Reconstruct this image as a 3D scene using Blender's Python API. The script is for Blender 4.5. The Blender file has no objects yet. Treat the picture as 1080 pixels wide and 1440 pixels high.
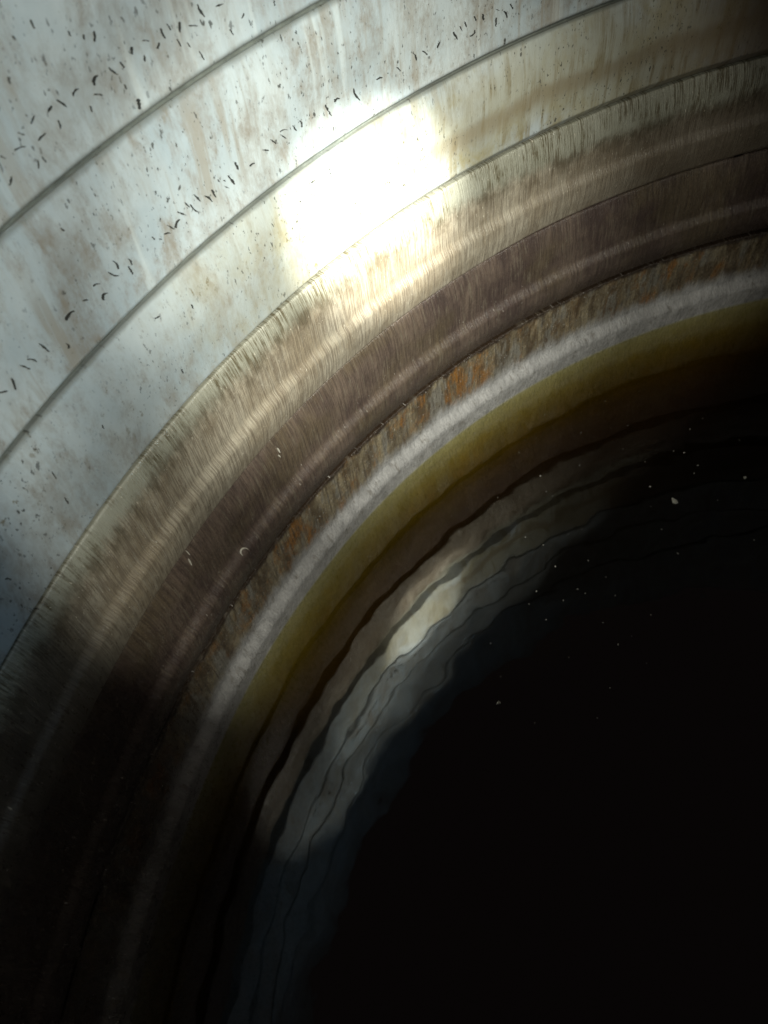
import bpy, math, random
from mathutils import Vector, Matrix, noise
random.seed(4)
scn = bpy.context.scene
COL = scn.collection

# ------------------------------------------------------------------ camera frame
F = 1080.0
D = Vector((1.36558898*100, 7.905033416*100, F)).normalized()        # straight down, in camera axes (x right, y down, z forward)
A = (Vector((1, 0, 0)) - D*D.x).normalized()
B = D.cross(A)
CX, CY = 0.67844125, 0.02667355                                       # well axis seen from the camera
CAM = Vector((-CX, CY, 0))
H = [0.2298, 0.3356, 0.4451, 0.5641, 0.6881]                          # joint depths
HW = 0.8045                                                           # water level depth

def ray(px, py):
    v = Vector((px-540, py-720, F))
    return v.dot(A), v.dot(B), v.dot(D)

def prof(h):
    """inner radius of the wall at a depth below the camera"""
    if h < H[2]:
        r = 1.0 - 0.0015*math.sin(h*55)
        for k, (a, b) in enumerate(((-.12, .115), (.115, H[0]), (H[0], H[1]), (H[1], H[2]))):
            if a <= h < b:
                c = (.002, .002, .005, .012)[k]                  # undercut lower edge of the ring
                if b-h < c: r += c-(b-h)
                if k: r += (0, .001, .001, .0025)[k]*max(0, 1-(h-a)/.03)**2
        return r
    for a, b, amp in ((H[2], H[3], .0055), (H[3], H[4], .0075), (H[4], .86, .011)):
        if h < b or b == .86:
            s = min(1, (h-a)/(b-a))
            if b == .86: s = min(1, (h-a)/(HW+.03-a))
            s0 = .52 if b < .86 else .50                     # a rounded rib: up-facing shoulder, then falling back
            t = max(0, min(1, (s-s0)/.115)); t = t*t*(3-2*t)
            e = max(0, min(1, (s-s0-.20)/(1-s0-.20))); e = e*e*(3-2*e)
            r = 1.0025 - amp*t + amp*(.85 if b < .86 else .15)*e
            if b < .86 and b-h < .008: r += .008-(b-h)
            if a < H[4]: r += .0072*max(0, 1-(h-a)/.035)**2
            if h > HW: r = r - min(.11, (h-HW)*.30)
            return r
    return 1.0

def wall(px, py, off=0.0):
    """point of the wall seen at that place -> (angle, depth)"""
    va, vb, vd = ray(px, py)
    def rad(t): return math.hypot(va*t-CX, vb*t-CY)-prof(vd*t)
    a = va*va+vb*vb; b = -2*(va*CX+vb*CY)
    def root(R):
        c = CX*CX+CY*CY-R*R
        return (-b+math.sqrt(b*b-4*a*c))/2/a
    lo, hi = root(.98), root(1.02)
    n = 60; t0 = lo
    for i in range(1, n+1):                       # march to the first crossing, then bisect
        t1 = lo+(hi-lo)*i/n
        if rad(t1) > 0: break
        t0 = t1
    for _ in range(12):
        m = (t0+t1)/2
        if rad(m) > 0: t1 = m
        else: t0 = m
    t = t0
    return math.atan2(vb*t-CY, va*t-CX), vd*t

def P(th, h, r):
    return Vector((r*math.cos(th), -r*math.sin(th), -h))

def tag(o, label=None, cat=None, group=None, kind=None):
    for k, v in (('label', label), ('category', cat), ('group', group), ('kind', kind)):
        if v: o[k] = v
    return o

def mesh_obj(name, V, Fc, mat, parent=None, uv=None, smooth=True):
    me = bpy.data.meshes.new(name); me.from_pydata(V, [], Fc); me.update()
    if uv:
        l = me.uv_layers.new(name='UVMap')
        for i, lp in enumerate(me.loops): l.data[i].uv = uv[i]
    if smooth:
        me.polygons.foreach_set('use_smooth', [True]*len(me.polygons))
    o = bpy.data.objects.new(name, me); COL.objects.link(o)
    if mat: me.materials.append(mat)
    if parent: o.parent = parent
    return o

# ------------------------------------------------------------------ node helper
class G:
    def __init__(s, name):
        s.m = bpy.data.materials.new(name); s.m.use_nodes = True
        s.t = s.m.node_tree; s.t.nodes.clear()
        s.out = s.t.nodes.new('ShaderNodeOutputMaterial')
        s.uvn = None
    def n(s, typ, **kw):
        nd = s.t.nodes.new(typ)
        for k, v in kw.items(): setattr(nd, k, v)
        return nd
    def put(s, sock, v):
        if isinstance(v, bpy.types.NodeSocket): s.t.links.new(v, sock)
        elif v is not None:
            if sock.type == 'RGBA' and len(v) == 3: v = (*v, 1)
            sock.default_value = v
    def uv(s, sx=1, sy=1, ox=0, oy=0, shear=0):
        if not s.uvn: s.uvn = s.n('ShaderNodeUVMap', uv_map='UVMap').outputs[0]
        mp = s.n('ShaderNodeMapping'); s.put(mp.inputs[0], s.uvn)
        mp.inputs['Scale'].default_value = (sx, sy, 1); mp.inputs['Location'].default_value = (ox, oy, ox*.37)
        return mp.outputs[0]
    def noise(s, sx, sy, ox=0, det=6, rough=.6, dist=0.0, vec=None):
        nd = s.n('ShaderNodeTexNoise'); s.put(nd.inputs['Vector'], vec or s.uv(sx, sy, ox, ox*.7))
        nd.inputs['Scale'].default_value = 1; nd.inputs['Detail'].default_value = det
        nd.inputs['Roughness'].default_value = rough; nd.inputs['Distortion'].default_value = dist
        return nd.outputs[0]
    def math(s, op, a, b=0.0, c=None, clamp=False):
        nd = s.n('ShaderNodeMath', operation=op, use_clamp=clamp)
        s.put(nd.inputs[0], a); s.put(nd.inputs[1], b)
        if c is not None: s.put(nd.inputs[2], c)
        return nd.outputs[0]
    def rng(s, v, a, b, c=0.0, d=1.0, smooth=True):
        nd = s.n('ShaderNodeMapRange', interpolation_type='SMOOTHSTEP' if smooth else 'LINEAR')
        for i, x in enumerate((v, a, b, c, d)): s.put(nd.inputs[i], x)
        return nd.outputs[0]
    def mix(s, f, a, b, mode='MIX'):
        nd = s.n('ShaderNodeMix', data_type='RGBA', blend_type=mode)
        s.put(nd.inputs[0], f); s.put(nd.inputs[6], a); s.put(nd.inputs[7], b)
        return nd.outputs[2]
    def sep(s):
        if not s.uvn: s.uv()
        nd = s.n('ShaderNodeSeparateXYZ'); s.put(nd.inputs[0], s.uvn)
        return nd.outputs[0], nd.outputs[1]
    def bump(s, h, strength, dist, prev=None):
        nd = s.n('ShaderNodeBump'); s.put(nd.inputs['Height'], h)
        nd.inputs['Strength'].default_value = strength; nd.inputs['Distance'].default_value = dist
        if prev: s.put(nd.inputs['Normal'], prev)
        return nd.outputs[0]
    def bsdf(s, col, rough=.6, normal=None, spec=.5, **kw):
        nd = s.n('ShaderNodeBsdfPrincipled')
        s.put(nd.inputs['Base Color'], col); s.put(nd.inputs['Roughness'], rough)
        nd.inputs['Specular IOR Level'].default_value = spec
        if normal: s.put(nd.inputs['Normal'], normal)
        for k, v in kw.items(): s.put(nd.inputs[k], v)
        s.put(s.out.inputs[0], nd.outputs[0])
        return nd

# ------------------------------------------------------------------ materials
def left_shade(g, c, x, ox, k, col=(.035, .026, .02)):  # shade on the left of the lower rings, painted as a dark brown
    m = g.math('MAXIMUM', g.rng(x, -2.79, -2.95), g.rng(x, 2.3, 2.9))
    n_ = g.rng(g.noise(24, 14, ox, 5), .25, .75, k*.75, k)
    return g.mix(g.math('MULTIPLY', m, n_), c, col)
def scratches(g, ox, sx=420, sy=22):
    a = g.noise(sx*2.1, sy*1.3, ox, 2, .6)
    b = g.noise(sx*.75, sy*1.1, ox+5, 5, .7)
    f = g.noise(130, 60, ox+12, 8, .8)
    return g.math('ADD', g.math('MULTIPLY', a, .5), g.math('ADD', g.math('MULTIPLY', b, .28), g.math('MULTIPLY', f, .22)))

def mat_pale(name, ox, dirt, olive):
    """painted pale concrete / plastic: bluish grey white with brown clouds, drips, specks"""
    g = G(name)
    base = g.mix(g.rng(g.noise(9, 7, ox, 6), .3, .7), (.31, .375, .41), (.44, .495, .51))
    cloud = g.rng(g.noise(22, 10, ox+3, 10, .78, .2), .43, .60)
    fine = g.rng(g.noise(90, 50, ox+4, 6, .7), .35, .7)
    c = g.mix(g.math('MULTIPLY', g.math('MULTIPLY', cloud, g.math('MULTIPLY_ADD', fine, .6, .4)), dirt), base, (.22, .20, .165))
    drip = g.rng(g.noise(85, 4.5, ox+9, 5, .65, .1), .50, .62)
    area = g.rng(g.noise(7, 7, ox+11, 3), .42, .6)
    c = g.mix(g.math('MULTIPLY', g.math('MULTIPLY', drip, area), .8*dirt), c, (.27, .26, .225))
    drip2 = g.rng(g.noise(60, 3.0, ox+29, 3, .5), .60, .68)
    c = g.mix(g.math('MULTIPLY', drip2, .35), c, (.56, .62, .62))
    x, h = g.sep()
    if olive:
        ol = g.rng(g.noise(19, 14, ox+15, 8, .72, .4), .43, .66)
        # growth is thicker low down on the ring and towards one side of the well
        side = g.math('MULTIPLY', g.rng(x, -2.72, -2.40), g.rng(h, olive[0], olive[1], .15, 1))
        c = g.mix(g.math('MULTIPLY', g.math('MULTIPLY', ol, side), .9), c, (.25, .21, .085))
        film = g.math('MULTIPLY', g.rng(g.noise(5, 9, ox+41, 3), .35, .6), side)
        c = g.mix(g.math('MULTIPLY', film, .75), c, (.37, .365, .28))
        drp = g.math('MULTIPLY', g.rng(g.noise(110, 7, ox+77, 6, .7), .47, .62), g.rng(g.noise(14, 10, ox+79, 5, .7), .40, .60))
        c = g.mix(g.math('MULTIPLY', g.math('MULTIPLY', drp, side), .8), c, (.20, .165, .085))
        sl = g.math('ADD', h, g.math('MULTIPLY', g.noise(10, 4, ox+83, 6, .7), .030))
        bd = g.math('MULTIPLY', g.rng(sl, .396, .408), g.rng(sl, .432, .412))
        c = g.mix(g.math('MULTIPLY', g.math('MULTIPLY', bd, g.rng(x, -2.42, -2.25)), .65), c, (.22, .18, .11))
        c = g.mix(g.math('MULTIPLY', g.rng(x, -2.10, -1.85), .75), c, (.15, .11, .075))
        sp2 = g.rng(g.noise(150, 90, ox+43, 4, .7), .60, .67)
        c = g.mix(g.math('MULTIPLY', g.math('MULTIPLY', sp2, ol), .8), c, (.12, .09, .03))
    for hj, wj in ((.115, .004), (H[0], .0046), (H[1], .0034), (H[2], .0016)):
        dj = g.math('ABSOLUTE', g.math('SUBTRACT', h, hj))
        wv = g.math('MULTIPLY_ADD', g.noise(40, 40, ox+61, 5), wj, wj*.6)
        c = g.mix(g.rng(g.math('DIVIDE', dj, wv), 1.3, .35, 0, .75), c, (.12, .13, .115))
    # fine dark specks, slightly elongated down the wall
    sp = g.math('MAXIMUM', g.rng(g.noise(210, 110, ox+19, 3, .6), .655, .70), g.rng(g.noise(420, 190, ox+71, 2, .5), .665, .70))
    c = g.mix(g.math('MULTIPLY', sp, g.rng(g.noise(10, 8, ox+23, 2), .4, .6, .2, .9)), c, (.035, .035, .03))
    b = g.bump(g.noise(120, 70, ox+31, 8, .7), .30, .0015)
    b = g.bump(g.noise(30, 8, ox+33, 5, .6), .35, .003, b)
    rough = g.rng(g.noise(50, 30, ox+37, 5, .7), .3, .7, .36, .62)
    g.bsdf(c, rough, b, .4)
    return g.m

def mat_tide():
    """fourth band: pale olive film above, ragged dark tide line, scratched grey brown below"""
    g = G('tide_line_wall'); x, h = g.sep()
    s = g.rng(h, H[2], H[3], 0, 1, False)
    jag = g.noise(260, 26, 3, 7, .75); wob = g.noise(13, 6, 5, 6, .65)
    lim = g.math('ADD', g.math('MULTIPLY', jag, .22), g.math('MULTIPLY', wob, .16))
    lim = g.math('ADD', lim, g.rng(x, -2.60, -1.95, -.045, .10))
    e = g.math('SUBTRACT', s, lim)
    top = g.mix(g.noise(60, 20, 7, 5), (.25, .25, .19), (.37, .375, .32))
    low = g.mix(g.rng(g.noise(14, 10, 9, 7, .7), .35, .65), (.32, .27, .195), (.50, .46, .37))
    st = scratches(g, 2)
    low = g.mix(g.math('MULTIPLY', g.rng(st, .44, .57), .65), low, (.15, .12, .09))
    low = g.mix(g.math('MULTIPLY', g.rng(g.noise(400, 30, 61, 3), .56, .66), .5), low, (.42, .39, .32))
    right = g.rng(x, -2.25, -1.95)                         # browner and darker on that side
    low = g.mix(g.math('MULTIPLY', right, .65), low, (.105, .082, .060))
    low = left_shade(g, low, x, 66, .97)
    top = g.mix(g.math('MULTIPLY', g.rng(scratches(g, 44, 330, 26), .47, .55), g.rng(g.noise(30, 25, 47, 5, .7), .35, .6)), top, (.12, .105, .065))
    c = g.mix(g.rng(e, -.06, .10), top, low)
    line = g.math('MULTIPLY', g.rng(e, -.08, .03), g.rng(e, .26, .03))
    line = g.math('MULTIPLY', line, g.rng(g.noise(60, 30, 17, 6, .7), .40, .60))
    c = g.mix(g.math('MULTIPLY', line, .62), c, (.055, .042, .02))
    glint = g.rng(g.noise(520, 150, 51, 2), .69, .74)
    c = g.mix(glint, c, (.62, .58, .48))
    b = g.bump(st, .55, .0026)
    b = g.bump(g.noise(300, 190, 13, 6, .75), .45, .0016, b)
    rough = g.rng(g.noise(260, 90, 15, 4, .7), .35, .65, .26, .46)
    g.bsdf(c, rough, b, .95)
    return g.m

def mat_brown():
    g = G('brown_slime_wall'); x, h = g.sep()
    s = g.rng(h, H[3], H[4], 0, 1, False)
    c = g.mix(g.rng(g.noise(16, 12, 9, 7, .7), .35, .65), (.10, .072, .064), (.19, .145, .115))
    c = g.mix(g.math('MULTIPLY', g.rng(g.noise(9, 10, 31, 3), .45, .65), .6), c, (.145, .115, .065))
    st = scratches(g, 33)
    c = g.mix(g.math('MULTIPLY', g.rng(st, .44, .58), .6), c, (.050, .038, .034))
    c = g.mix(g.math('MULTIPLY', g.rng(g.noise(360, 32, 71, 3), .57, .68), .5), c, (.23, .20, .15))
    c = g.mix(g.math('MULTIPLY', g.rng(s, .72, .98), .7), c, (.045, .028, .018))
    c = left_shade(g, c, x, 166, .9)
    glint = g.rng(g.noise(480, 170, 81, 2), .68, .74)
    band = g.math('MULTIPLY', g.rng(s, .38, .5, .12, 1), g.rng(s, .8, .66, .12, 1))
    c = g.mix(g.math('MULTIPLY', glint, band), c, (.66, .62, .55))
    b = g.bump(st, .5, .0022)
    b = g.bump(g.noise(300, 200, 43, 6, .75), .55, .0018, b)
    rough = g.rng(g.noise(260, 120, 45, 4, .7), .35, .65, .22, .40)
    g.bsdf(c, rough, b, .95)
    return g.m

def mat_rust():
    """lowest band above water: rusty scale above, washed grey white below; smooth pale wall under water"""
    g = G('rusty_wet_wall'); x, h = g.sep()
    s = g.rng(h, H[4], HW, 0, 1, False)
    jag = g.math('ADD', g.math('MULTIPLY', g.noise(75, 9, 3, 5, .7), .34), g.math('MULTIPLY', g.noise(11, 4, 5, 3), .25))
    e = g.math('SUBTRACT', s, g.math('ADD', jag, .25))
    rust = g.mix(g.rng(g.noise(45, 12, 7, 6, .7), .38, .62), (.14, .10, .055), (.44, .37, .24))
    rust = g.mix(g.math('MULTIPLY', g.rng(g.noise(30, 14, 19, 7, .72, .3), .48, .62), g.rng(g.noise(6, 9, 219, 4, .6), .42, .58, .15, 1)), rust, (.42, .18, .025))
    rust = g.mix(g.rng(g.noise(33, 11, 119, 5, .65), .50, .62), rust, (.34, .32, .27))
    rust = g.mix(g.math('MULTIPLY', g.rng(scratches(g, 23, 300, 20), .48, .62), .75), rust, (.075, .05, .025))
    white = g.mix(g.rng(g.noise(60, 45, 9, 7, .7), .3, .7), (.48, .48, .48), (.76, .76, .76))
    c = g.mix(g.rng(e, -.09, .10), rust, white)
    edge = g.math('SUBTRACT', s, g.math('MULTIPLY', g.noise(60, 5, 87, 4), .16))
    c = g.mix(g.rng(edge, .0, -.06), c, (.05, .032, .02))
    under = g.mix(g.rng(g.noise(30, 30, 91, 4), .3, .7), (.52, .48, .17), (.62, .57, .22))
    c = g.mix(g.rng(h, HW-.004, HW+.003), c, under)
    c = left_shade(g, c, x, 266, .9)
    b = g.bump(g.noise(260, 80, 13, 7, .8), .8, .0030)
    b = g.bump(g.noise(70, 45, 15, 6, .75), .8, .006, b)
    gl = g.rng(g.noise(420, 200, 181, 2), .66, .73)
    c = g.mix(g.math('MULTIPLY', gl, g.rng(s, .95, .8)), c, (.8, .78, .74))  # wet glints painted into the colour as pale flecks
    chip = g.math('MULTIPLY', g.rng(g.noise(90, 60, 185, 6, .75), .55, .64), g.rng(s, 1.0, .8))
    c = g.mix(g.math('MULTIPLY', chip, .5), c, (.19, .16, .12))
    rough = g.rng(g.noise(200, 120, 15, 4, .7), .35, .65, .22, .42)
    g.bsdf(c, rough, b, .9)
    return g.m

def mat_seal(name, col):
    g = G(name)
    c = g.mix(g.rng(g.noise(60, 60, 3, 5), .3, .7), col, tuple(v*1.7 for v in col))
    g.bsdf(c, .75, g.bump(g.noise(150, 100, 7, 5), .5, .003))
    return g.m

def mat_plain(name, col, rough=.6):
    g = G(name)
    tc = g.n('ShaderNodeTexCoord').outputs['Object']
    nd = g.n('ShaderNodeTexNoise'); g.put(nd.inputs['Vector'], tc); nd.inputs['Scale'].default_value = 300
    c = g.mix(nd.outputs[0], tuple(v*.7 for v in col), tuple(min(.9, v*1.3) for v in col))
    g.bsdf(c, rough)
    return g.m

def mat_water():
    g = G('amber_water')
    geo = g.n('ShaderNodeTexCoord').outputs['Object']
    def nz(sc, ox, det, rt=.5, sy=1):
        mp = g.n('ShaderNodeMapping'); g.put(mp.inputs[0], geo)
        mp.inputs['Scale'].default_value = (sc, sc*sy, sc); mp.inputs['Location'].default_value = (ox, ox, 0)
        nd = g.n('ShaderNodeTexNoise'); g.put(nd.inputs['Vector'], mp.outputs[0])
        nd.inputs['Scale'].default_value = 1; nd.inputs['Detail'].default_value = det
        nd.inputs['Roughness'].default_value = rt
        return nd.outputs[0]
    b = g.bump(nz(13, 4, 1.5), 1, RIP1)
    b = g.bump(nz(45, 9, 2), 1, RIP2, b)
    gl = g.n('ShaderNodeBsdfGlossy'); gl.inputs['Roughness'].default_value = .03
    g.put(gl.inputs['Normal'], b)
    gn = g.n('ShaderNodeNewGeometry')                 # Schlick reflectance, the same from both sides of the surface
    dt = g.n('ShaderNodeVectorMath', operation='DOT_PRODUCT'); g.put(dt.inputs[0], gn.outputs['Incoming']); g.put(dt.inputs[1], b)
    k = g.math('POWER', g.math('SUBTRACT', 1.0, g.math('ABSOLUTE', dt.outputs['Value']), clamp=True), 5.0)
    frv = g.math('MULTIPLY_ADD', k, .86, .14)
    tr = g.n('ShaderNodeBsdfTransparent')
    mx = g.n('ShaderNodeMixShader'); g.put(mx.inputs[0], frv)
    g.put(mx.inputs[1], tr.outputs[0]); g.put(mx.inputs[2], gl.outputs[0])
    g.put(g.out.inputs[0], mx.outputs[0])
    va = g.n('ShaderNodeVolumeAbsorption')
    va.inputs['Color'].default_value = (.66, .55, 0.0, 1); va.inputs['Density'].default_value = 21
    vs = g.n('ShaderNodeVolumeScatter'); vs.inputs['Color'].default_value = (.75, .72, .55, 1)
    vs.inputs['Density'].default_value = .22
    ad = g.n('ShaderNodeAddShader'); g.put(ad.inputs[0], va.outputs[0]); g.put(ad.inputs[1], vs.outputs[0])
    g.put(g.out.inputs[1], ad.outputs[0])
    return g.m
RIP1, RIP2 = .0011, .00004

# ------------------------------------------------------------------ rings of the well
NT = 1080
def wobble(th, k):
    return noise.noise(Vector((math.cos(th)*k, math.sin(th)*k, k*1.7)))

def ring(h0, h1, g0, g1, mat, label, seed, rag=0.0, nh=64, thick=.09):
    """closed ring: lining surface, flat ends, outer face"""
    V, Fc, UV = [], [], []
    cols = []
    a, b = h0+g0, h1-g1
    def rows(th):
        fa = a + rag*wobble(th, 14+seed)*.6 + rag*.5*wobble(th, 60+seed)
        fb = b + rag*wobble(th, 19+seed)*.6 + rag*.5*wobble(th, 75+seed)
        out = [(fa, 1+thick)]
        out.append((fa, prof(h0+1e-4)+.0010))
        for i in range(nh+1):
            t = i/nh
            h = fa+(fb-fa)*t
            hp = h0+1e-4+(h1-h0-2e-4)*t
            bev = 0
            d = min(i, nh-i)
            if d == 0: bev = .0005
            elif d == 1: bev = .0001
            r = prof(hp)+bev + .0012*noise.noise(Vector((math.cos(th)*5, math.sin(th)*5, h*9+seed)))
            out.append((h, r))
        out.append((fb, prof(h1-1e-4)+.0010))
        out.append((fb, 1+thick))
        return out
    n = nh+5
    for j in range(NT):
        th = 2*math.pi*j/NT
        for (h, r) in rows(th):
            V.append(P(th, h, r)); cols.append(h)
    for j in range(NT):
        k = (j+1) % NT
        for i in range(n):
            i2 = (i+1) % n
            Fc.append((j*n+i, k*n+i, k*n+i2, j*n+i2))
            u0 = 2*math.pi*j/NT; u1 = 2*math.pi*(j+1)/NT
            if u0 >= math.pi*1.0: u0 -= 2*math.pi; u1 -= 2*math.pi
            ha, hb = cols[j*n+i], cols[j*n+i2]; hc, hd = cols[k*n+i2], cols[k*n+i]
            UV += [(u0, ha), (u1, hd), (u1, hc), (u0, hb)]
    o = mesh_obj('well_ring', V, Fc, mat, uv=UV)
    tag(o, label, 'ring', 'rings of the well wall')
    return o

def seal(h, w, mat, parent, depth=.004):
    V, Fc, UV = [], [], []
    pr = []
    for i in range(7):
        t = i/6
        pr.append((h-w+2*w*t, depth+.0015*math.sin(math.pi*t)))
    pr += [(h+w, .06), (h-w, .06)]
    n = len(pr)
    rb = max(prof(h-6e-4), prof(h+6e-4))
    for j in range(NT):
        th = 2*math.pi*j/NT
        for i, (hh, r) in enumerate(pr):
            q = .0012*wobble(th, 40)
            V.append(P(th, hh, rb+r+(q if i < 7 else 0)))
    for j in range(NT):
        k = (j+1) % NT
        for i in range(n):
            i2 = (i+1) % n
            Fc.append((j*n+i, k*n+i, k*n+i2, j*n+i2))
            u0 = 2*math.pi*j/NT
            UV += [(u0, pr[i][0]), (u0+.006, pr[i][0]), (u0+.006, pr[i2][0]), (u0, pr[i2][0])]
    return mesh_obj('joint_seal', V, Fc, mat, parent, uv=UV)

TOP = -0.12
GAP = [.0013, .0009, .0008, .0009, .0004]
m_a = mat_pale('pale_wall_upper', 1, .75, None)
m_b = mat_pale('pale_wall_second', 40, 1.0, None)
m_c = mat_pale('pale_wall_third', 90, .8, (H[1]-.05, H[1]+.05))
r_top = ring(TOP, .115, 0, .0035, m_a, 'uppermost pale ring forming the rim of the well', 1, .0003)
r1 = ring(.115, H[0], .0035, GAP[0], m_a, 'bluish pale ring with a row of black flecks, above the thickest blurred joint', 2, .0003)
r2 = ring(H[0], H[1], GAP[0], GAP[1], m_b, 'pale ring with drip stains and black flecks, between the two thick joints', 3, .0003)
r3 = ring(H[1], H[2], GAP[1], GAP[2], m_c, 'pale ring with olive stains under the white torch hot spot', 4, .0005)
r4 = ring(H[2], H[3], GAP[2], GAP[3], mat_tide(), 'grey brown scratched ring with a ragged dark tide line below its pale top', 5, .0008)
r5 = ring(H[3], H[4], GAP[3], GAP[4], mat_brown(), 'dark brown wet ring with a glinting crest, above the rusty ring', 6, .0010)
r6 = ring(H[4], 1.6, GAP[4], .001, mat_rust(), 'lowest ring, rusty on top and washed white where it meets the amber water', 7, .0010, nh=300)

s_soft = mat_seal('grey_green_seal', (.075, .085, .075))
s_dark = mat_seal('dark_seal', (.012, .012, .010))
seal(.115, .0042, s_soft, r_top)
seal(H[0], .0040, s_soft, r1, .0005)
seal(H[1], .0030, s_soft, r2, .0005)
seal(H[2], .0022, s_dark, r3, .0030)
seal(H[3], .0022, s_dark, r4, .0035)

# ------------------------------------------------------------------ black flecks stuck on the pale rings
m_fleck = mat_plain('black_fleck', (.022, .024, .022), .7)
# x, y, length, direction in degrees, bend, width
FL = [(3,221,9,25,0,3),(27,208,17,-20,40,3.4),(29,188,11,20,0,2.6),(58,192,14,-48,20,3.2),(45,168,13,-68,20,3.6),(69,153,11,-60,0,5),
(83,175,13,75,10,2.6),(86,145,18,36,10,3.4),(53,231,12,85,0,2),(61,224,10,60,0,2),(105,129,14,-55,75,3),(127,153,9,75,10,1.8),
(133,112,17,-70,95,4.4),(138,133,12,8,40,3.4),(158,100,16,38,-20,3.4),(171,91,10,55,0,3.4),(185,71,11,85,0,5),(203,82,9,85,0,2.2),
(222,64,9,-72,0,3.2),(228,47,16,62,-10,2.6),(237,38,10,60,0,3),(205,57,8,10,50,2.4),(195,146,15,82,0,8),(14,254,13,-75,0,6),
(176,122,7,70,0,1.8),(19,53,7,55,0,2.2),(97,47,8,68,0,2),(132,51,15,85,10,3),(117,52,7,82,0,2.6),(45,34,14,65,0,2),(281,15,20,60,-15,3.6),
(252,38,15,86,0,4),(229,49,10,50,0,3),(271,36,12,0,15,2.4),(308,7,10,-20,0,3),(265,63,8,60,0,1.6),(283,78,14,60,0,1.6),
(251,60,12,60,0,1.4),(325,45,9,62,0,1.8),(341,22,8,-70,0,1.6),(385,4,8,80,0,2),
(241,320,8,30,0,2.4),(248,314,14,-65,60,3),(255,300,13,22,0,3),(263,288,10,45,0,1.8),(272,293,14,48,-30,3.4),(277,278,13,48,0,3),
(293,279,13,40,40,3.4),(300,272,12,65,0,3.4),(318,263,8,22,0,1.8),(325,253,15,55,-10,4),(315,254,4,30,0,2),(307,254,4,60,0,1.6),
(332,233,12,66,0,3.6),(354,231,9,-32,40,3.2),(373,211,9,5,0,3),(384,199,9,40,30,2.4),(398,192,9,36,0,2),(398,183,11,-15,50,2),
(414,180,9,56,0,2.4),(423,174,10,75,60,2.6),(473,140,10,-35,80,4),(461,155,18,60,-8,3),(464,244,16,80,0,1.6),(215,335,6,48,0,1.8),
(225,336,3,20,0,2.2),(235,328,9,-10,60,2.4),(239,319,9,30,0,2),(163,372,14,60,50,2.6),(159,386,15,18,-50,3.2),(183,368,10,60,30,2),
(183,380,13,60,0,2.4),(135,400,11,-20,60,1.8),(146,416,14,-60,110,3),(120,422,6,-10,40,2.6),(97,443,18,-50,60,4),(88,323,5,50,0,1.6),
(221,446,7,-30,0,2.6),(62,489,16,42,0,2.6),(95,486,9,60,60,2.4),(45,506,14,15,50,2.8),(35,516,15,22,10,2.8),(19,540,17,70,0,3),
(4,551,11,-15,0,3),(11,814,9,10,80,2.2),(51,856,7,5,0,2.4),(500,133,19,62,-30,3.4),(533,110,8,-22,40,3.4),(560,97,8,45,30,2.8),
(583,79,12,70,40,2.4),(597,74,9,38,30,3.4),(616,63,9,-72,0,2.8),(640,50,12,60,0,3.4),(648,40,7,70,0,2),(665,47,12,-55,-70,2.4),
(654,34,8,80,0,1.8),(679,24,9,82,0,3.4),(668,26,7,70,0,2.6),(697,31,13,-85,0,2),(711,20,10,70,40,2.8),(719,9,8,62,0,2.2),(700,14,6,20,0,1.6),
(270,431,6,75,0,2),(440,255,7,-40,0,1.6),(256,522,6,70,0,1.8),(75,668,12,58,0,1.6),(93,704,10,62,0,1.6),(144,600,6,70,0,1.6)]

def stroke(name, x, y, L, deg, bend, w, mat, parent, lift=.0009, jag=True, n=7):
    rnd = random.Random(int(x*7+y))
    a0 = math.radians(deg-bend/2); da = math.radians(bend)/(n-1)
    pts = [(0.0, 0.0)]; a = a0
    for i in range(n-1):
        pts.append((pts[-1][0]+math.cos(a)*L/(n-1), pts[-1][1]+math.sin(a)*L/(n-1))); a += da*n/(n-1)
    mx = sum(p[0] for p in pts)/n; my = sum(p[1] for p in pts)/n
    top, bot = [], []
    for i, (px, py) in enumerate(pts):
        t = i/(n-1)
        q = pts[min(n-1, i+1)], pts[max(0, i-1)]
        dx, dy = q[0][0]-q[1][0], q[0][1]-q[1][1]; m = math.hypot(dx, dy) or 1
        ww = w*.41*(math.sin(math.pi*(.12+.8*t))**.7)
        if jag: ww *= rnd.uniform(.30, 1.15)
        nx, ny = -dy/m*ww, dx/m*ww
        jx = rnd.uniform(-.7, .7) if jag else 0
        top.append((x+px-mx+nx+jx, y+py-my+ny)); bot.append((x+px-mx-nx+jx, y+py-my-ny))
    V = []
    for lift_ in (lift, -.0015):
        for lst in (top, bot):
            for (u, v) in lst:
                th, h = wall(u, v); V.append(P(th, h, prof(h)-lift_))
    Fc = []
    for i in range(n-1):
        Fc.append((i, i+1, n+i+1, n+i))
        Fc.append((2*n+i, 3*n+i, 3*n+i+1, 2*n+i+1))
        Fc.append((i, 2*n+i, 2*n+i+1, i+1))
        Fc.append((n+i, n+i+1, 3*n+i+1, 3*n+i))
    Fc.append((0, n, 3*n, 2*n)); Fc.append((n-1, 3*n-1, 4*n-1, 2*n-1))
    return mesh_obj(name, V, Fc, mat, parent, smooth=False)

cnt = {}
for (x, y, L, dg, bd, w) in FL:
    th, h = wall(x, y)
    par = r1 if h < H[0] else r2 if h < H[1] else r3
    stroke('black_fleck', x, y, L, dg, bd, w, m_fleck, par)

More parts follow.
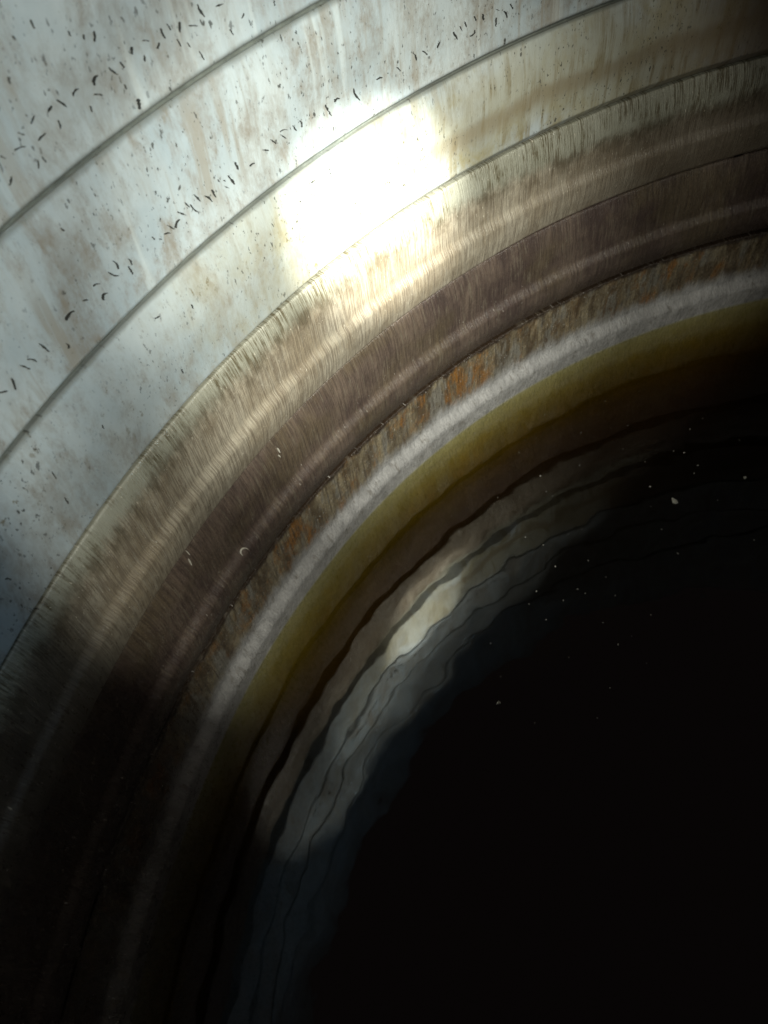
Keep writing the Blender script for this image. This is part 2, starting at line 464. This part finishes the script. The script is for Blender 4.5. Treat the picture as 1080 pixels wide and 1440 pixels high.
# pale threads caught on the brown rings
m_fib = mat_plain('pale_fibre', (.62, .60, .52), .5)
for (x, y, L, dg, bd, w, lb) in [
    (341, 774, 20, 130, -170, 1.4, 'pale curled thread shaped like a hook on the dark brown ring'),
    (266, 790, 10, 65, 0, 1.6, 'short straight pale thread crossing the joint above the brown ring'),
    (263, 777, 8, 50, 0, 1.1, 'thin pale thread just above the joint, next to the thicker straight one'),
    (391, 633, 7, 65, 0, 1.5, 'tiny pale thread at the top of the brown ring, upper of a close pair'),
    (392, 641, 3.5, 60, 0, 1.5, 'pale speck of thread directly under the tiny thread of a close pair')]:
    o = stroke('thread', x, y, L, dg, bd, w, m_fib, None, .0016, jag=False)
    tag(o, lb, 'thread')

# small scale flake at the waterline
V = []
# ------------------------------------------------------------------ water and floor
def disc_mesh(name, z0, z1, R, mat, rings_=40, nt=240):
    V, Fc = [Vector((0, 0, z0))], []
    for i in range(1, rings_+1):
        for j in range(nt):
            t = 2*math.pi*j/nt
            V.append(Vector((R*i/rings_*math.cos(t), R*i/rings_*math.sin(t), z0)))
    for j in range(nt):
        Fc.append((0, 1+j, 1+(j+1) % nt))
    for i in range(rings_-1):
        for j in range(nt):
            a = 1+i*nt; b = a+nt; k = (j+1) % nt
            Fc.append((a+j, b+j, b+k, a+k))
    last = 1+(rings_-1)*nt; base = len(V)
    for j in range(nt):
        t = 2*math.pi*j/nt
        V.append(Vector((R*math.cos(t), R*math.sin(t), z1)))
    for j in range(nt):
        k = (j+1) % nt
        Fc.append((last+j, base+j, base+k, last+k))
    Fc.append([base+j for j in range(nt-1, -1, -1)])
    return mesh_obj(name, V, Fc, mat, smooth=False)

water = disc_mesh('water', -HW, -1.59, 1.03, mat_water())
water['kind'] = 'structure'
mud = mat_plain('mud', (.03, .024, .016), .9)
fl = disc_mesh('well_bottom', -1.60, -1.8, 1.09, mud)
fl['kind'] = 'structure'

# ------------------------------------------------------------------ specks floating on the water
m_sp = mat_plain('pale_speck', (.38, .38, .34), .8)
SP = [(859,603),(883,599),(817,609),(876,632),(907,650),(970,604),(962,637),(947,635),(981,655),(976,666),(1009,704),(985,735),(915,713),
(799,752),(818,745),(953,779),(827,789),(781,797),(812,829),(823,835),(852,812),(865,838),(792,845),(815,655),(914,685),(988,589),(851,565),
(766,584),(777,602),(754,617),(730,637),(899,551),(760,670),(768,692),(777,698),(645,748),(739,756),(764,767),(754,832),(744,850),(768,872),
(848,876),(635,726),(617,689),(545,787),(545,885),(869,907),(909,933),(888,895),(752,1017),(704,952),(858,968),(915,865),(393,970),(720,560),
(690,905),(800,925),(840,1010),(1040,620),(1060,760),(668,610),(930,745),(700,700),(610,790)]
def speck(x, y, s, label, group=None):
    va, vb, vd = ray(x, y); t = HW/vd
    p = Vector((va*t-CX, -(vb*t-CY), -HW+.0009))
    rnd = random.Random(int(x*3+y)); n = rnd.choice((5, 6, 7))
    base, up = [], []
    ang = rnd.uniform(0, 6.3); el = rnd.uniform(.35, .9)
    for i in range(n):
        a = 6.283*i/n; r = s*rnd.uniform(.55, 1.1)
        q = Vector((math.cos(a)*r, math.sin(a)*r*el)); q.rotate(Matrix.Rotation(ang, 2))
        base.append(Vector((q.x, q.y, 0))); up.append(Vector((q.x*.7, q.y*.7, s*rnd.uniform(.2, .6))))
    Fc = [[i for i in range(n-1, -1, -1)], [n+i for i in range(n)]]+[(i, (i+1) % n, n+(i+1) % n, n+i) for i in range(n)]
    o = mesh_obj('floating_speck', base+up, Fc, m_sp, smooth=False)
    o.location = p
    tag(o, label, 'speck', group)
for (x, y) in SP:
    speck(x, y, random.uniform(.0007, .0018), 'tiny pale speck floating on the dark amber water', 'specks floating on the water')
speck(948, 705, .0052, 'largest pale speck on the open dark water, right of the reflected wall')
speck(701, 989, .0038, 'white scrap floating just off the jagged end of the reflected wall')
speck(1047, 672, .0032, 'dim greyish speck floating near the right edge of the photo')

# ------------------------------------------------------------------ camera
cd = bpy.data.cameras.new('camera'); cam = bpy.data.objects.new('camera', cd); COL.objects.link(cam)
def w(v): return Vector((v.dot(A), -v.dot(B), -v.dot(D)))
X, Y, Z = w(Vector((1, 0, 0))), w(Vector((0, -1, 0))), w(Vector((0, 0, -1)))
M = Matrix((X, Y, Z)).transposed().to_4x4(); M.translation = CAM
cam.matrix_world = M
cd.sensor_fit = 'VERTICAL'; cd.sensor_height = 36; cd.sensor_width = 27; cd.lens = 27
cd.clip_start = .01; cd.clip_end = 50
cd.dof.use_dof = True; cd.dof.focus_distance = .80; cd.dof.aperture_fstop = 9
scn.camera = cam

# ------------------------------------------------------------------ light: a hand torch and weak cool daylight over the rim
def spot(name, off, px, py, deg, blend, e, col, size):
    l = bpy.data.lights.new(name, 'SPOT'); o = bpy.data.objects.new(name, l); COL.objects.link(o)
    pos = CAM + X*off[0] + Y*off[1] - Z*off[2]
    va, vb, vd = ray(px, py); th, h = wall(px, py)
    tgt = P(th, h, 1.0)
    o.matrix_world = Matrix.LocRotScale(pos, (tgt-pos).to_track_quat('-Z', 'Y'), None)
    l.spot_size = math.radians(deg); l.spot_blend = blend; l.energy = e; l.color = col; l.shadow_soft_size = size
    return o
OFF = (.09, .01, .02)
spot('torch_halo', OFF, 505, 340, 46, 1.0, 40, (1, .985, .86), .010)
spot('torch_beam', OFF, 560, 252, 13, 1.0, 48, (1, .99, .88), .008)
spot('torch_beam', OFF, 522, 302, 17, 1.0, 165, (1, .99, .88), .008)
spot('torch_beam', OFF, 484, 350, 12, 1.0, 36, (1, .99, .88), .008)
spot('torch_spill', OFF, 480, 392, 68, .38, 9.5, (1, .975, .84), .010)
al = bpy.data.lights.new('daylight_over_rim', 'SPOT'); ao = bpy.data.objects.new('daylight_over_rim', al); COL.objects.link(ao)
al.shadow_soft_size = .16; al.spot_size = math.radians(14.5); al.spot_blend = 1.0; al.energy = 112; al.color = (.58, .82, 1.0)
src = P(math.radians(338), -.82, 3.0)
ao.matrix_world = Matrix.LocRotScale(src, (P(math.radians(209), .25, 1)-src).to_track_quat('-Z', 'Y'), None)
tl = bpy.data.lights.new('overhead_fill', 'AREA'); to = bpy.data.objects.new('overhead_fill', tl); COL.objects.link(to)  # unseen lamp added overhead to bring out highlights on the lower ribs
tl.shape = 'DISK'; tl.size = .35; tl.energy = .8; tl.color = (1.0, .93, .85)
src = P(math.radians(45), -1.6, .4)
to.matrix_world = Matrix.LocRotScale(src, (P(math.radians(180), .8, .8)-src).to_track_quat('-Z', 'Y'), None)

wd = bpy.data.worlds.new('World'); scn.world = wd; wd.use_nodes = True
bg = wd.node_tree.nodes['Background']; bg.inputs[0].default_value = (1, .74, .70, 1); bg.inputs[1].default_value = .018

scn.view_settings.view_transform = 'Standard'; scn.view_settings.look = 'None'
scn.view_settings.exposure = 0; scn.view_settings.gamma = 1
